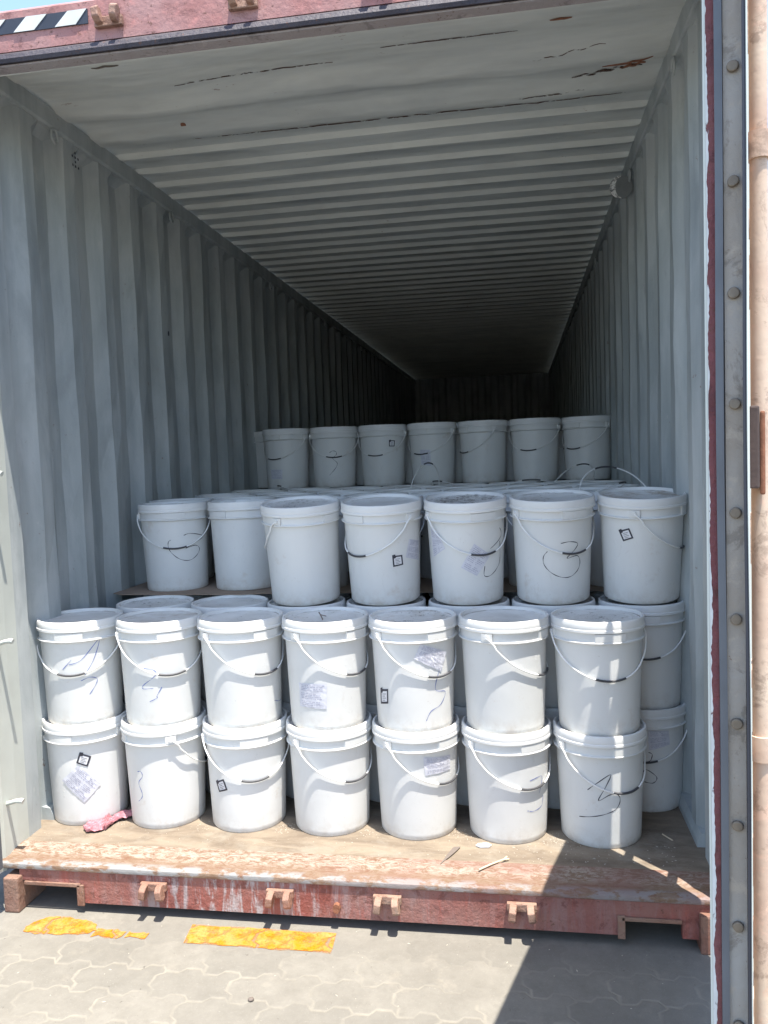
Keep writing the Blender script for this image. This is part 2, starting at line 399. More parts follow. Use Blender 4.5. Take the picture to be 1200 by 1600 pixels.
# front sill face with fork openings
bm = bmesh.new()
prism(bm, [(.06, -.0345), (.06, -.072), (.285, -.078), (.285, -.142), (2.04, -.142), (2.04, -.085), (2.215, -.085), (2.215, -.142), (W+.06, -.142), (W+.06, -.0345)], 1, .008, .032)
build('sill_face', bm, RED, CT)
bm = bmesh.new()
box(bm, .285, 2.04, .033, .12, -.142, -.134); box(bm, .075, .278, .033, .5, -.072, -.066); box(bm, 2.045, 2.21, .033, .5, -.08, -.074)
box(bm, .285, .293, .034, .5, -.132, -.082); box(bm, 2.03, 2.038, .034, .5, -.132, -.09)
for p in ((.272, .297, -.142), (2.028, 2.05, -.142)): box(bm, p[0], p[1], .000, .0075, -.15, -.078, .002)
box(bm, .08, .285, .000, .0075, -.086, -.074, .002); box(bm, 2.04, 2.213, .000, .0075, -.094, -.082, .002)
build('sill_frame', bm, CAST, CT)
# underside cross members and side rails, dark under the floor
bm = bmesh.new()
for i in range(24): box(bm, .0, W, .7+i*.47, .75+i*.47, -.14, -.031)
build('cross_member', bm, REDP, CT); bpy.context.scene.objects
bm = bmesh.new(); box(bm, -.05, -.044, .16, L, -.15, .06); build('bottom_rail', bm, RED, CT)
bm = bmesh.new(); box(bm, W+.044, W+.05, .16, L, -.15, .06); build('bottom_rail', bm, RED, CT)
# inner toe of each bottom rail
bm = bmesh.new(); prism(bm, [(-.04, .0), (.012, .0), (.010, .02), (-.002, .045), (-.04, .05)], 1, .30, L)
build('toe_rail', bm, INSIDE, CT)
bm = bmesh.new(); prism(bm, [(W+.04, .0), (W-.012, .0), (W-.010, .02), (W+.002, .045), (W+.04, .05)], 1, .30, L)
build('toe_rail', bm, INSIDE, CT)
# corner castings
def casting(x0, x1, z0, z1, y0=-.015):
    bm = bmesh.new(); box(bm, x0, x1, y0, y0+.162, z0, z1, .006); c = build('corner_casting', bm, CAST, CT)
casting(.016, .071, -.175, -.055, -.022); casting(2.262, 2.42, -.175, -.057)
casting(-.09, .069, 2.68, 2.80, -.03); casting(2.262, 2.42, 2.68, 2.80, -.03)
# corrugated walls
def corr(y0, y1, first, pitch, depth, flat=.25, slope=.25):
    """list of (y, offset) ; offset 0 = proud, 1 = recessed"""
    pts = [(y0, 1)]; y = first-.068
    while y < y1-pitch:
        pts += [(y, 1), (y+.068, 0), (y+.142, 0), (y+.210, 1)]
        y += pitch
    pts.append((y1, 1)); return [(a, b*depth) for a, b in pts]
def wall(side):
    xs = 0 if side < 0 else W
    prof = corr(.16, L, .373, .285, .042)
    prof[0] = (.16, 0); prof.insert(1, (.235, 0)); prof = [prof[0], prof[1], (.285, .042)] + prof[2+1:]
    bm = bmesh.new(); zs = [.0]+[.09+i*.2 for i in range(13)]+[2.60, 2.655]
    random.seed(3 if side < 0 else 4)
    jit = [random.uniform(-.006, .006) for _ in prof]
    grid = []
    for zi, z in enumerate(zs):
        row = []
        for i, (y, o) in enumerate(prof):
            oo = o
            if z > 2.62: oo = 0.0       # flutes run out at the top rail
            elif .1 < z < 2.55 and y > .3: oo = o + random.uniform(-.004, .004)
            row.append(bm.verts.new((xs+side*oo, y+jit[i]*.4+math.sin(z*2.3+i)*.0025, z)))
        grid.append(row)
    for a, b in zip(grid, grid[1:]):
        for i in range(len(a)-1): bm.faces.new([a[i], a[i+1], b[i+1], b[i]])
    ex = bmesh.ops.extrude_face_region(bm, geom=list(bm.faces))
    for v in [g for g in ex['geom'] if isinstance(g, bmesh.types.BMVert)]: v.co.x += side*.003
    o = build('side_wall', bm, [INSIDE, RED], CT)
    for p in o.data.polygons:
        if p.normal.x*side > .3: p.material_index = 1
    # top rail
    bm = bmesh.new()
    if side < 0: prism(bm, [(-.06, 2.64), (.006, 2.64), (.012, 2.648), (.012, 2.715), (-.06, 2.715)], 1, .10, L)
    else: prism(bm, [(W+.06, 2.64), (W-.006, 2.64), (W-.012, 2.648), (W-.012, 2.715), (W+.06, 2.715)], 1, .10, L)
    build('top_rail', bm, INSIDE, CT)
    return o
WL = wall(-1); WR = wall(1)
# corner posts: inner plate, front plate, with an inward lip
bm = bmesh.new()
prism(bm, [(.0, .163), (.002, .10), (-.002, .03), (-.02, .004), (-.12, .004), (-.12, .16), (-.10, .16), (-.10, .02), (-.028, .02), (-.010, .036), (-.006, .10), (-.008, .163)], 2, -.055, 2.68)
build('corner_post', bm, PALEJ, CT)
bm = bmesh.new()
prism(bm, [(W, .163), (W-.002, .10), (W+.002, .03), (W+.018, .0), (W+.02, -.054), (W+.032, -.054), (W+.034, .0), (W+.12, .004), (W+.12, .16), (W+.1, .16), (W+.1, .02), (W+.02, .02), (W+.01, .036), (W+.006, .1), (W+.008, .163)], 2, -.055, 2.68)
build('corner_post', bm, PALEJ, CT)
# lashing pins on the left post
for z, y in ((.732, .05), (.176, .05), (1.30, .05)):
    bm = bmesh.new(); tube(bm, [(-.02, y+.004, z-.012), (.035, y, z+.006), (.056, y, z+.008), (.062, y, z+.006)], lambda t: .0075 if t < .5 else .009, 12)
    build('lashing_pin', bm, PALEJ, CT, smooth=True)
# roof: smooth front plate, two wide ribs, then regular ribs
prof = [(.028, 0), (.17, .004), (.26, -.010), (.34, -.010), (.42, .010), (.505, .016), (.565, .018), (.615, -.010), (.68, -.012), (.74, .016), (.83, .018), (.875, -.010), (.945, -.012), (.99, .018), (1.10, .018)]
y = 1.10
while y < L-.3:
    prof += [(y+.010, -.006), (y+.032, -.006), (y+.062, .018), (y+.188, .018)]; y += .188
prof.append((L, .012))
bm = bmesh.new(); xs = [-.03]+[.03+i*(W-.06)/14 for i in range(15)]+[W+.03]; grid = []
random.seed(9)
for y, o in prof:
    row = []
    for i, x in enumerate(xs):
        oo = o
        if i in (0, len(xs)-1): oo = .012
        sag = 0
        if .2 < y < .95: sag = -.018*math.exp(-((x-.45)/.25)**2)*math.exp(-((y-.55)/.2)**2) - .012*math.exp(-((x-1.9)/.3)**2)*math.exp(-((y-.7)/.2)**2)
        row.append(bm.verts.new((x, y+math.sin(x*2.1+y)*.006+random.uniform(-.0015, .0015), 2.712+oo+sag)))
    grid.append(row)
for a, b in zip(grid, grid[1:]):
    for i in range(len(a)-1): bm.faces.new([a[i], a[i+1], b[i+1], b[i]])
ex = bmesh.ops.extrude_face_region(bm, geom=list(bm.faces))
for v in [g for g in ex['geom'] if isinstance(g, bmesh.types.BMVert)]: v.co.z += .003
prof_roof = prof
RF = build('roof', bm, ROOF, CT, smooth=True)
# rust marks and cracked seam on the roof, thin flakes of lifted paint
def streak(name, pts, wd, mat=GRIME, parent=None, z=None):
    bm = bmesh.new(); pv = None; n = len(pts)
    for i in range(n-1):
        (x0, y0, z0), (x1, y1, z1) = pts[i], pts[i+1]
        w0 = wd*(0.25+.75*math.sin(math.pi*i/(n-1))); w1 = wd*(0.25+.75*math.sin(math.pi*(i+1)/(n-1)))
        A = [(x0, y0-w0, z0), (x1, y1-w1, z1), (x1, y1+w1, z1), (x0, y0+w0, z0)]
        a = [bm.verts.new(q) for q in A]; b = [bm.verts.new((q[0], q[1], q[2]+.0015)) for q in A]
        for k in range(4): bm.faces.new([a[k], a[(k+1) % 4], b[(k+1) % 4], b[k]])
        bm.faces.new(a); bm.faces.new(b[::-1])
    return build(name, bm, mat, parent or CT)
# bulkhead end
bm = bmesh.new()
pr = [(-.06, L-.08)]; x = 0
while x < W-.2: pr += [(x+.06, L-.08), (x+.1, L-.04), (x+.16, L-.04), (x+.2, L-.08)]; x += .23
pr += [(W+.06, L-.08)]; pr += [(W+.06, L-.02), (-.06, L-.02)]
prism(bm, pr, 2, 0, 2.75); build('end_wall', bm, INSIDE, CT)
# header
bm = bmesh.new()
prism(bm, [(-.012, ZH+.055), (-.012, 2.745), (0, 2.757), (.14, 2.757), (.14, 2.748), (.016, 2.748), (.016, ZH+.055)], 0, -.05, W+.05)
HD = build('header', bm, REDP, CT)
bm = bmesh.new()
prism(bm, [(-.040, ZH+.008), (-.044, ZH+.019), (-.036, ZH+.036), (-.012, ZH+.052), (.016, ZH+.052), (.016, ZH+.010), (-.03, ZH+.010)], 0, .0, W-.0)
build('header_gutter', bm, [mat_red('gutter_paint', (.035, .03, .04), (.09, .08, .09), .5)], CT, smooth=False)
bm = bmesh.new(); box(bm, 0, W, -.028, .018, ZH+.003, ZH+.0085); build('header_soffit', bm, mat_red('soffit_paint', (.32, .28, .28), (.36, .34, .34), .6), CT)
bm = bmesh.new(); box(bm, -.05, W+.05, .018, .026, ZH+.004, 2.7475); build('header_back', bm, ROOF, CT)
# hazard stripes decal
bm = bmesh.new(); box(bm, -.045, .495, -.0155, -.0125, 2.678, 2.722); hs = build('hazard_stripes', bm, BLACKP, HD)
bm = bmesh.new()
for x in (-.03, .105, .245, .385):
    x1 = min(x+.075, .493)
    prism(bm, [(x, 2.679), (x+.07, 2.679), (min(x+.115, .493), 2.7215), (x+.045, 2.7215)], 1, -.0175, -.0157)
build('white_stripe', bm, WHITEP, hs)
# cam lugs
def lug(x, z, up, name='locking_lug'):
    s = 1 if up else -1
    y0 = -.012 if up else .008
    r = bpy.data.objects.new(name, None); r.location = (x, y0, z); col.objects.link(r); r.parent = CT
    bm = bmesh.new()
    box(bm, -.045, .045, -.016, 0, -.012 if not up else -.018, .014 if not up else .012, .003)
    build('lug_plate', bm, LUGM, r)
    for sx_ in (-1, 1):
        bm = bmesh.new()
        poly = [(-.001, -.010), (-.034, -.008), (-.05, .004), (-.05, .03), (-.036, .04), (-.016, .034), (-.010, .012), (-.001, .008)]
        poly = [(a*.9, b*s) for a, b in poly]
        c = sx_*.027; wd = .011
        prism(bm, poly, 0, c-wd, c+wd)
        o = build('lug_prong', bm, LUGM, r)
        o.rotation_euler = (0, sx_*R(8)*s, 0)
        mo = o.modifiers.new('b', 'BEVEL'); mo.width = .003; mo.segments = 2
for x in (.549, .98, 1.329, 1.745): lug(x, -.068, False)
for x in (.566, .994, 1.40, 1.80): lug(x, 2.675, True)
# drain bolt on the sill face
bm = bmesh.new(); prism(bm, [(1.165+.012*math.cos(a*math.pi/4), -.104+.016*math.sin(a*math.pi/4)) for a in range(8)], 1, -.008, .0078); build('sill_knob', bm, RUST, CT)
# lashing rings, vents and marks on the walls
def ring(x, y, z, side):
    bm = bmesh.new()
    tube(bm, [(x+side*.004, y+.022*math.cos(a), z+.026*math.sin(a)) for a in [i*2*math.pi/18 for i in range(19)]], .005, 8, False)
    build('lashing_ring', bm, INSIDE, CT, smooth=True)
for y in (.585, 1.675, 3.4, 5.1, 6.9): ring(.006, y, 2.615, 1); ring(W-.006, y-.02, 2.615, -1)
bm = bmesh.new()
for i in range(3):
    for j in range(4):
        if (i+j) % 2 == 0 or i == 1: box(bm, -.0005, .0014, .725+i*.022, .733+i*.022, 2.552+j*.018, 2.561+j*.018)
build('vent_holes', bm, BLACKP, CT)
bm = bmesh.new(); prism(bm, [(1.582+.008*math.cos(a), 2.0+.013*math.sin(a)) for a in [i*math.pi/6 for i in range(12)]], 0, -.004, .002); build('bolt_hole', bm, BLACKP, CT)
# round scuffed disc hanging at the right top rail, facing the opening
dx, dy, dz = 2.292, 1.74, 2.590
bm = bmesh.new(); prism(bm, [(dx+.055*math.cos(a), dz+.055*math.sin(a)) for a in [i*math.pi/20 for i in range(40)]], 1, dy, dy+.006)
tube(bm, [(dx+.03, dy+.003, dz+.04), (dx+.045, dy+.003, dz+.07)], .004, 6)
rdisc = build('round_disc', bm, mat_simple('dull_disc', (.21, .23, .235), .6), CT)
cr = [(dx+.0548*math.cos(a), dz+.0548*math.sin(a)) for a in [math.pi*.5+i*math.pi/20 for i in range(21)]]
cr += [(dx-.014+.026*math.cos(a)*-1+.012, dz+.048*math.sin(a)) for a in [-math.pi*.5+i*math.pi/16 for i in range(17)]]
bm = bmesh.new(); prism(bm, cr, 1, dy-.0016, dy-.0004); build('pale_scuff', bm, mat_alpha('pale_scuff_paint', (.85, .87, .86), .44, .49, 55), rdisc)
bm = bmesh.new(); prism(bm, [(.435+.011*math.cos(a), .85+.013*math.sin(a)) for a in [i*math.pi/7 for i in range(14)]], 2, 2.716, 2.722)
build('roof_bolt', bm, RUST, CT)
def roofz(y):
    for (a, oa), (c, oc) in zip(prof_roof, prof_roof[1:]):
        if a <= y <= c: return 2.712+oa+(oc-oa)*(y-a)/max(1e-6, c-a)-.0035
    return 2.70
def rpath(x0, x1, y0, y1, z, n=26, wv=.004):
    o = []
    for i in range(n+1):
        yy = y0+(y1-y0)*i/n+math.sin(i*1.7)*wv*.5+random.uniform(-wv, wv)*.5
        xx = x0+(x1-x0)*i/n
        sag = -.018*math.exp(-((xx-.45)/.25)**2)*math.exp(-((yy-.55)/.2)**2) - .012*math.exp(-((xx-1.9)/.3)**2)*math.exp(-((yy-.7)/.2)**2) if .2 < yy < .95 else 0
        o.append((xx, yy, roofz(yy)+sag))
    return o
streak('paint_crack', rpath(.1, 2.26, .955, .93, 2.7028, 60), .0035)
streak('paint_crack', rpath(1.2, 1.9, .975, .95, 2.704, 30), .003)
streak('rust_streak', rpath(2.0, 2.25, .80, .76, 2.712, 16, .012), .010)
streak('rust_streak', rpath(2.17, 2.26, .775, .75, 2.711, 8, .008), .012, RUST)
streak('rust_streak', rpath(1.85, 2.1, .60, .57, 2.708, 12, .006), .004)
streak('rust_streak', rpath(1.90, 1.97, .335, .335, 2.706, 6), .006, RUST)
streak('rust_streak', rpath(2.10, 2.27, .70, .66, 2.709, 10, .006), .007, RUST)
streak('rust_streak', rpath(1.8, 2.05, .885, .87, 2.704, 12, .005), .004)
streak('rust_streak', rpath(.55, 1.15, .50, .49, 2.7125, 20, .004), .003)
streak('rust_streak', rpath(1.3, 1.8, .42, .41, 2.707, 18, .004), .0025)
streak('rust_streak', rpath(.28, .72, .14, .14, 2.7095, 20), .006)
streak('rust_streak', rpath(.34, .44, .285, .285, 2.706, 6), .005, DARKP)

# ------------------------------------------------------------------ right door, edge on to the viewer
def door(hx, hy, ux, uy, length, th, parent, mirror=1, start=0.0):
    """local frame: s along the leaf from hinge to free edge, t = outward thickness, z"""
    r = bpy.data.objects.new('door', None); col.objects.link(r); r.parent = parent
    vx, vy = (-uy, ux) if mirror > 0 else (uy, -ux)
    r.matrix_local = Matrix(((ux, vx, 0, hx), (uy, vy, 0, hy), (0, 0, 1, 0), (0, 0, 0, 1)))
    return r
DZ0, DZ1 = -.03, 2.585
ux, uy = -.2672, -.9636
D = door(2.355, -.012, ux, uy, 1.16, .05, CT)
D['label'] = 'door leaf swung out edge on with bolted gasket strip'
def dpart(name, parent, mat, *b, bev=.0, smooth=False, taper=False):
    bm = bmesh.new()
    for q in b: box(bm, *q, bev)
    return build(name, bm, mat, parent, smooth=smooth)
S0, S1 = .081, 1.16
# skin (corrugated lightly), frame members
bm = bmesh.new()
pf = [(S0+.1, .012)]; s_ = S0+.12
while s_ < S1-.2: pf += [(s_, .012), (s_+.03, .040), (s_+.1, .040), (s_+.13, .012)]; s_ += .2
pf += [(S1-.06, .012)]
lo = [(a, b+.003) for a, b in pf][::-1]
prism(bm, pf+lo, 2, DZ0+.06, DZ1-.06); build('door_skin', bm, SAND, D)
bm = bmesh.new()
prism(bm, [(S0-.012, .002), (S0+.1, .002), (S0+.1, .05), (S0+.03, .05)], 2, DZ0, DZ1)
box(bm, S0+.1, S1-.06, .002, .05, DZ0, DZ0+.06); box(bm, S0+.1, S1-.06, .002, .05, DZ1-.06, DZ1)
box(bm, S1-.06, S1, .0005, .0590, DZ0, DZ1, .002)
build('door_frame', bm, SAND, D)
# edge: chipped white paint, red, grey lip, steel strip, black lip, pale flange
def estrip(name, mat, t0, t1, h, wav=0., parent=D):
    bm = bmesh.new(); n = 60; A = []
    for i in range(n+1):
        z = DZ0+(DZ1-DZ0)*i/n; w_ = math.sin(z*3.1)*wav+math.sin(z*7.7+1)*wav*.5
        A.append([bm.verts.new(q) for q in ((S1+.0005, t0, z), (S1+h, t0+w_, z), (S1+h*1.02, (t0+t1)/2+w_, z), (S1+h, t1+w_, z), (S1+.0005, t1, z))])
    for a, b in zip(A, A[1:]):
        for k in range(5): bm.faces.new([a[k], a[(k+1) % 5], b[(k+1) % 5], b[k]])
    bm.faces.new(A[0]); bm.faces.new(A[-1][::-1])
    return build(name, bm, mat, parent, smooth=True)
estrip('edge_paint', PALEJ, .0005, .0043, .002)
estrip('edge_paint', REDD, .0045, .0168, .003)
bm = bmesh.new(); random.seed(5); P0 = []; n = 520; wk = 0
for i in range(n+1):
    wk = wk*.9+random.uniform(-.0009, .0009)
    z = DZ0+(DZ1-DZ0)*i/n; P0.append((max(.0047, min(.0115, .0068+wk+random.uniform(-.0005, .0005)-.0022*(z-1.2))), z))
prism(bm, [(.0044, DZ0)]+P0+[(.0044, DZ1)], 0, S1+.003, S1+.0036); build('chipped_paint', bm, CHIP, D)
estrip('gasket_lip', RUBBER, .0170, .0278, .013, .0012)
estrip('retaining_strip', STEEL, .0282, .0538, .006)
estrip('gasket_lip', RUBK, .0542, .0590, .040, .0012)  # outer lip made extra deep so that it shades the steel strip
estrip('gasket_lip', PALEJ, .0592, .0610, .042, .0012)  # pale door flange, drawn out with the lip to shade the strip
for zc in [.574-.159*k for k in (3, 2, 1)] + [.574, .733, .892, 1.051, 1.211, 1.372, 1.533, 1.693, 1.854, 2.012, 2.171, 2.33, 2.49]:
    bm = bmesh.new(); rr = .0088
    k0 = random.uniform(0, 1)
    pts = [(.0412+rr*math.cos(k0+a)*random.uniform(.88, 1.05), zc+rr*math.sin(k0+a)*random.uniform(.9, 1.08)) for a in [i*math.pi/6 for i in range(12)]]
    prism(bm, pts, 0, S1+.0062, S1+.0125); b = build('retainer_bolt', bm, BOLT, D)
    mo = b.modifiers.new('b', 'BEVEL'); mo.width = .002; mo.segments = 2
# lock rods with collars, handle hubs, rusty bracket
RT = .0745
for s_, nm in ((S1-.135, 0), (S1-.62, 1)):
    bm = bmesh.new(); tube(bm, [(s_, RT, DZ0-.05), (s_, RT, DZ1+.05)], .0135, 24)
    rod = build('lock_rod', bm, RODM, D, smooth=True)
    for zc in (.07, .81, 1.783, 2.5):
        bm = bmesh.new(); tube(bm, [(s_, RT, zc-.021), (s_, RT, zc+.021)], .0180, 24)
        box(bm, s_-.05, s_+.05, .0508, .0595, zc-.021, zc+.021, .003)
        build('rod_collar', bm, RODM, rod, smooth=True)
    bm = bmesh.new(); box(bm, s_-.02, s_+.03, .108, .135, .385, .455, .004); box(bm, s_-.30, s_-.02, .118, .13, .405, .435, .003)
    build('rod_handle', bm, SAND, rod)
bm = bmesh.new(); box(bm, S1-.115, S1-.03, .0595, .074, 1.245, 1.37, .003); hb = build('hasp_bracket', bm, BRK, D)
bm = bmesh.new(); box(bm, S1-.12, S1-.04, .0745, .082, 1.235, 1.362, .003)
build('hasp_plate', bm, RUST, hb)
# hinges: bridge the slit between leaf and post
for zc in (.15, 1.06, 1.75, 2.42):
    bm = bmesh.new(); box(bm, .045, S0+.06, .036, .05, zc-.045, zc+.045, .003); tube(bm, [(.05, .055, zc-.07), (.05, .055, zc+.07)], .014, 14)
    build('hinge', bm, SAND, D, smooth=True)
# left door, only its hinge edge in the frame
D2 = door(.024, -.026, -.13, -.9915, 1.16, .05, CT, mirror=-1)
D2['label'] = 'door leaf folded open at the left edge of the picture'
dpart('door_frame', D2, PALEJ, (.0, .07, 0, .05, DZ0-.0, DZ1), (.07, 1.1, 0, .05, DZ0, DZ0+.06), (.07, 1.1, 0, .05, DZ1-.06, DZ1), (1.1, 1.16, 0, .05, DZ0, DZ1), bev=0)
dpart('door_skin', D2, INSIDE, (.071, 1.099, .012, .016, DZ0+.061, DZ1-.061))
dpart('gasket_lip', D2, RUBBER, (.012, .03, -.012, -.0005, DZ0+.02, DZ1-.02))

# ------------------------------------------------------------------ pails
H = .3767
RB, TP = .134, .0378
def rad(z): return RB+TP*z
def mesh_of(fn, name, mats, smooth=True):
    bm = bmesh.new(); fn(bm); o = build(name, bm, mats, None, smooth); me = o.data
    bpy.data.objects.remove(o); return me
def f_body(bm):
    lathe(bm, [(0, .006), (.118, .005), (.124, .0), (RB-.003, .0), (RB, .004), (rad(.02), .02), (rad(.10), .10), (rad(.2), .2), (rad(.295), .295), (rad(.309), .309), (.1475, .3105),
               (.1550, .3120), (.1562, .3135), (.1562, .3160), (.1550, .3175), (.1500, .3190), (.1496, .3210), (.1500, .3490), (.145, .352)])
    # pads and ears between ring and lid (az 0 faces -y)
    for az0, hw, rr in ((0, 19, .1548), (180, 19, .1548), (90, 7, .1565), (-90, 7, .1565)):
        ring = []
        for i in range(9):
            a = R(az0-hw+2*hw*i/8)
            for r, z in ((.1485, .3185), (rr, .3187), (rr+.0006, .3452), (.1485, .3455)): ring.append(bm.verts.new((r*math.sin(a), -r*math.cos(a), z)))
        for i in range(8):
            for k in range(4):
                a, b = i*4+k, i*4+(k+1) % 4
                bm.faces.new([ring[a], ring[b], ring[b+4], ring[a+4]])
        bm.faces.new(ring[0:4][::-1]); bm.faces.new(ring[-4:])
    for sgn in (-1, 1):
        tube(bm, [(sgn*.150, 0, .3325), (sgn*.1620, 0, .3325)], .008, 14)
def f_lid(bm):
    lathe(bm, [(.1505, .3475), (.1560, .3470), (.1572, .3485), (.1572, .3560), (.1560, .3573), (.1552, .3580), (.1556, .3600), (.1552, .3790), (.1535, .3835), (.1505, .3850),
               (.1470, .3843), (.1452, .3815), (.1443, .3740), (.1405, .3718), (.1180, .3722), (.1165, .3730), (.1150, .3722), (0, .3716)])
def bail_path(th):
    e = []; n = 40
    for i in range(n+1):
        a = math.pi*i/n; c, s = math.cos(a), math.sin(a)
        s = s**.92
        x = -.1600*c; out = .190*s*math.cos(th); z = .190*s*math.sin(th)
        rr = math.hypot(x, out)
        if th < 0:
            lim = rad(.33+z)+.006
            if .33+z > .300: lim = .1605
            if rr < lim and out > 1e-4: out = math.sqrt(max(lim*lim-x*x, out*out))
        e.append(Vector((x, -out, .3325+z)))
    # ease the wire legs outward at the ears
    return e
def f_bail(th):
    def f(bm): tube(bm, bail_path(th), .0028, 8)
    return f
def f_grip(th):
    def f(bm):
        p = bail_path(th); tube(bm, p[16:25], lambda t: .0038, 10)
    return f
ME_BODY = mesh_of(f_body, 'pail_body', PL); ME_LID = mesh_of(f_lid, 'pail_lid', LID)
TH = {'down': R(-49), 'mid': R(24), 'up': R(80), 'lean': R(52)}
ME_B = {k: mesh_of(f_bail(t), 'bail_'+k, BAIL) for k, t in TH.items()}
ME_G = {k: mesh_of(f_grip(t), 'grip_'+k, GRIPM) for k, t in TH.items()}

def inst(name, me, parent, az=0):
    o = bpy.data.objects.new(name, me); col.objects.link(o); o.parent = parent; o.rotation_euler = (0, 0, az); return o
def cyl(az, z, off): 
    a = R(az); r = rad(z)+off; return Vector((r*math.sin(a), -r*math.cos(a), z))
def catmull(p, n=6):
    out = []
    for i in range(len(p)-1):
        p0, p1, p2, p3 = p[max(i-1, 0)], p[i], p[i+1], p[min(i+2, len(p)-1)]
        for k in range(n):
            t = k/n; out.append(tuple(.5*((2*b)+(-a+c)*t+(2*a-5*b+4*c-d)*t*t+(-a+3*b-3*c+d)*t*t*t) for a, b, c, d in zip(p0, p1, p2, p3)))
    out.append(tuple(p[-1])); return out
def ribbon(bm, path, wd, off=.0008):
    """thin pen line following the pail wall"""
    K = 180/math.pi/.14
    pts = [(a/K, z) for a, z in path]; prev = None; n = len(pts)
    for i, p in enumerate(pts):
        a, b = pts[max(i-1, 0)], pts[min(i+1, n-1)]; dx, dz = b[0]-a[0], b[1]-a[1]; l = math.hypot(dx, dz) or 1
        w_ = wd*(.7+.3*math.sin(i*.9)); ox, oz = -dz/l*w_, dx/l*w_
        cur = [bm.verts.new(cyl((p[0]+ox)*K, p[1]+oz, off)), bm.verts.new(cyl((p[0]-ox)*K, p[1]-oz, off))]
        if prev: bm.faces.new([prev[0], cur[0], cur[1], prev[1]])
        prev = cur
def quadpatch(bm, q, off, n=8, crumple=0., uv=True):
    lay = bm.loops.layers.uv.verify(); g = []
    for j in range(n+1):
        row = []
        for i in range(n+1):
            u, v = i/n, j/n
            a = (q[0][0]*(1-u)+q[1][0]*u)*(1-v)+(q[3][0]*(1-u)+q[2][0]*u)*v
            z = (q[0][1]*(1-u)+q[1][1]*u)*(1-v)+(q[3][1]*(1-u)+q[2][1]*u)*v
            row.append((bm.verts.new(cyl(a, z, off+random.random()*crumple)), (u, 1-v)))
        g.append(row)
    for j in range(n):
        for i in range(n):
            c = [g[j][i], g[j][i+1], g[j+1][i+1], g[j+1][i]]
            f = bm.faces.new([x[0] for x in c])
            for lp, x in zip(f.loops, c): lp[lay].uv = x[1]
def lerp2(q, u, v):
    return ((q[0][0]*(1-u)+q[1][0]*u)*(1-v)+(q[3][0]*(1-u)+q[2][0]*u)*v, (q[0][1]*(1-u)+q[1][1]*u)*(1-v)+(q[3][1]*(1-u)+q[2][1]*u)*v)
INK= [('C3_0', 'k', [(38.2, 0.2446), (50.4, 0.2505), (79.2, 0.2332), (64.8, 0.2126), (40.7, 0.1871), (59.3, 0.1962), (69.1, 0.18), (64.1, 0.1551), (48.7, 0.133), (31.4, 0.139), (17.6, 0.1651), (11.2, 0.1917), (11.0, 0.2176), (15.3, 0.2275)]), ('B3_5', 'k', [(9.6, 0.23), (23.6, 0.2341), (36.2, 0.2234), (30.2, 0.2008), (18.6, 0.1742), (35.0, 0.1794), (40.9, 0.1573), (37.9, 0.1286), (26.0, 0.1058), (11.3, 0.1041), (-4.4, 0.122), (-14.7, 0.1512), (-15.5, 0.181), (-9.5, 0.2013)]), ('B3_4', 'k', [(62.4, 0.2785), (67.0, 0.2461), (41.0, 0.2073)]), ('B3_4', 'k', [(31.1, 0.1453), (30.0, 0.1101), (40.7, 0.1061), (56.2, 0.1294), (63.9, 0.1612), (62.7, 0.2279)]), ('A2_0', 'b', [(10.1, 0.2293), (27.6, 0.2442), (53.7, 0.312), (44.5, 0.2382), (31.4, 0.1881)]), ('A2_0', 'b', [(25.8, 0.1669), (38.1, 0.1765), (48.6, 0.1672), (46.4, 0.1452), (36.8, 0.1125)]), ('A2_0', 'b', [(0.2, 0.2114), (14.1, 0.2471)]), ('A2_1', 'b', [(-2.9, 0.2185), (11.6, 0.2136), (17.1, 0.1993), (10.8, 0.1822), (-3.8, 0.1554), (-3.4, 0.1436), (11.7, 0.146)]), ('A2_1', 'b', [(24.0, 0.1482), (16.3, 0.1183), (16.1, 0.1093), (4.9, 0.0968)]), ('A2_2', 'b', [(106.6, 0.1281), (106.6, 0.0774), (87.6, 0.068), (70.3, 0.0802)]), ('A2_4', 'b', [(52.2, 0.2482), (43.2, 0.2022), (38.1, 0.1457), (56.2, 0.13), (47.2, 0.091), (30.7, 0.073), (23.1, 0.0417)]), ('A1_1', 'b', [(-20.9, 0.2133), (-14.6, 0.2157), (-12.2, 0.198), (-20.3, 0.172), (-15.5, 0.1369), (-16.3, 0.1181), (-23.8, 0.1009)]), ('A1_5', 'b', [(32.7, 0.218), (55.7, 0.22), (50.4, 0.165)]), ('A1_5', 'b', [(59.5, 0.1493), (56.5, 0.1179), (41.0, 0.1083), (28.7, 0.115)]), ('A1_6', 'k', [(-21.8, 0.1982), (-12.2, 0.2192), (8.2, 0.2561), (2.0, 0.2148), (-7.9, 0.1662), (7.2, 0.1871), (18.2, 0.1855), (21.2, 0.1638), (15.4, 0.1375), (1.6, 0.121), (-17.4, 0.108), (-35.1, 0.0993)]), ('B1_6', 'k', [(-1.3, 0.2267), (3.8, 0.2194), (1.4, 0.1966), (-4.3, 0.1885)]), ('B1_6', 'k', [(-10.2, 0.1494), (-4.4, 0.1619), (8.6, 0.1396), (10.1, 0.1243), (4.1, 0.1117), (-7.5, 0.1157)]), ('I4_1', 'k', [(-0.6, 0.2194), (7.8, 0.2308), (16.7, 0.223), (15.6, 0.2028), (7.0, 0.1833), (18.2, 0.1519), (12.2, 0.1169), (-3.6, 0.0774)])]
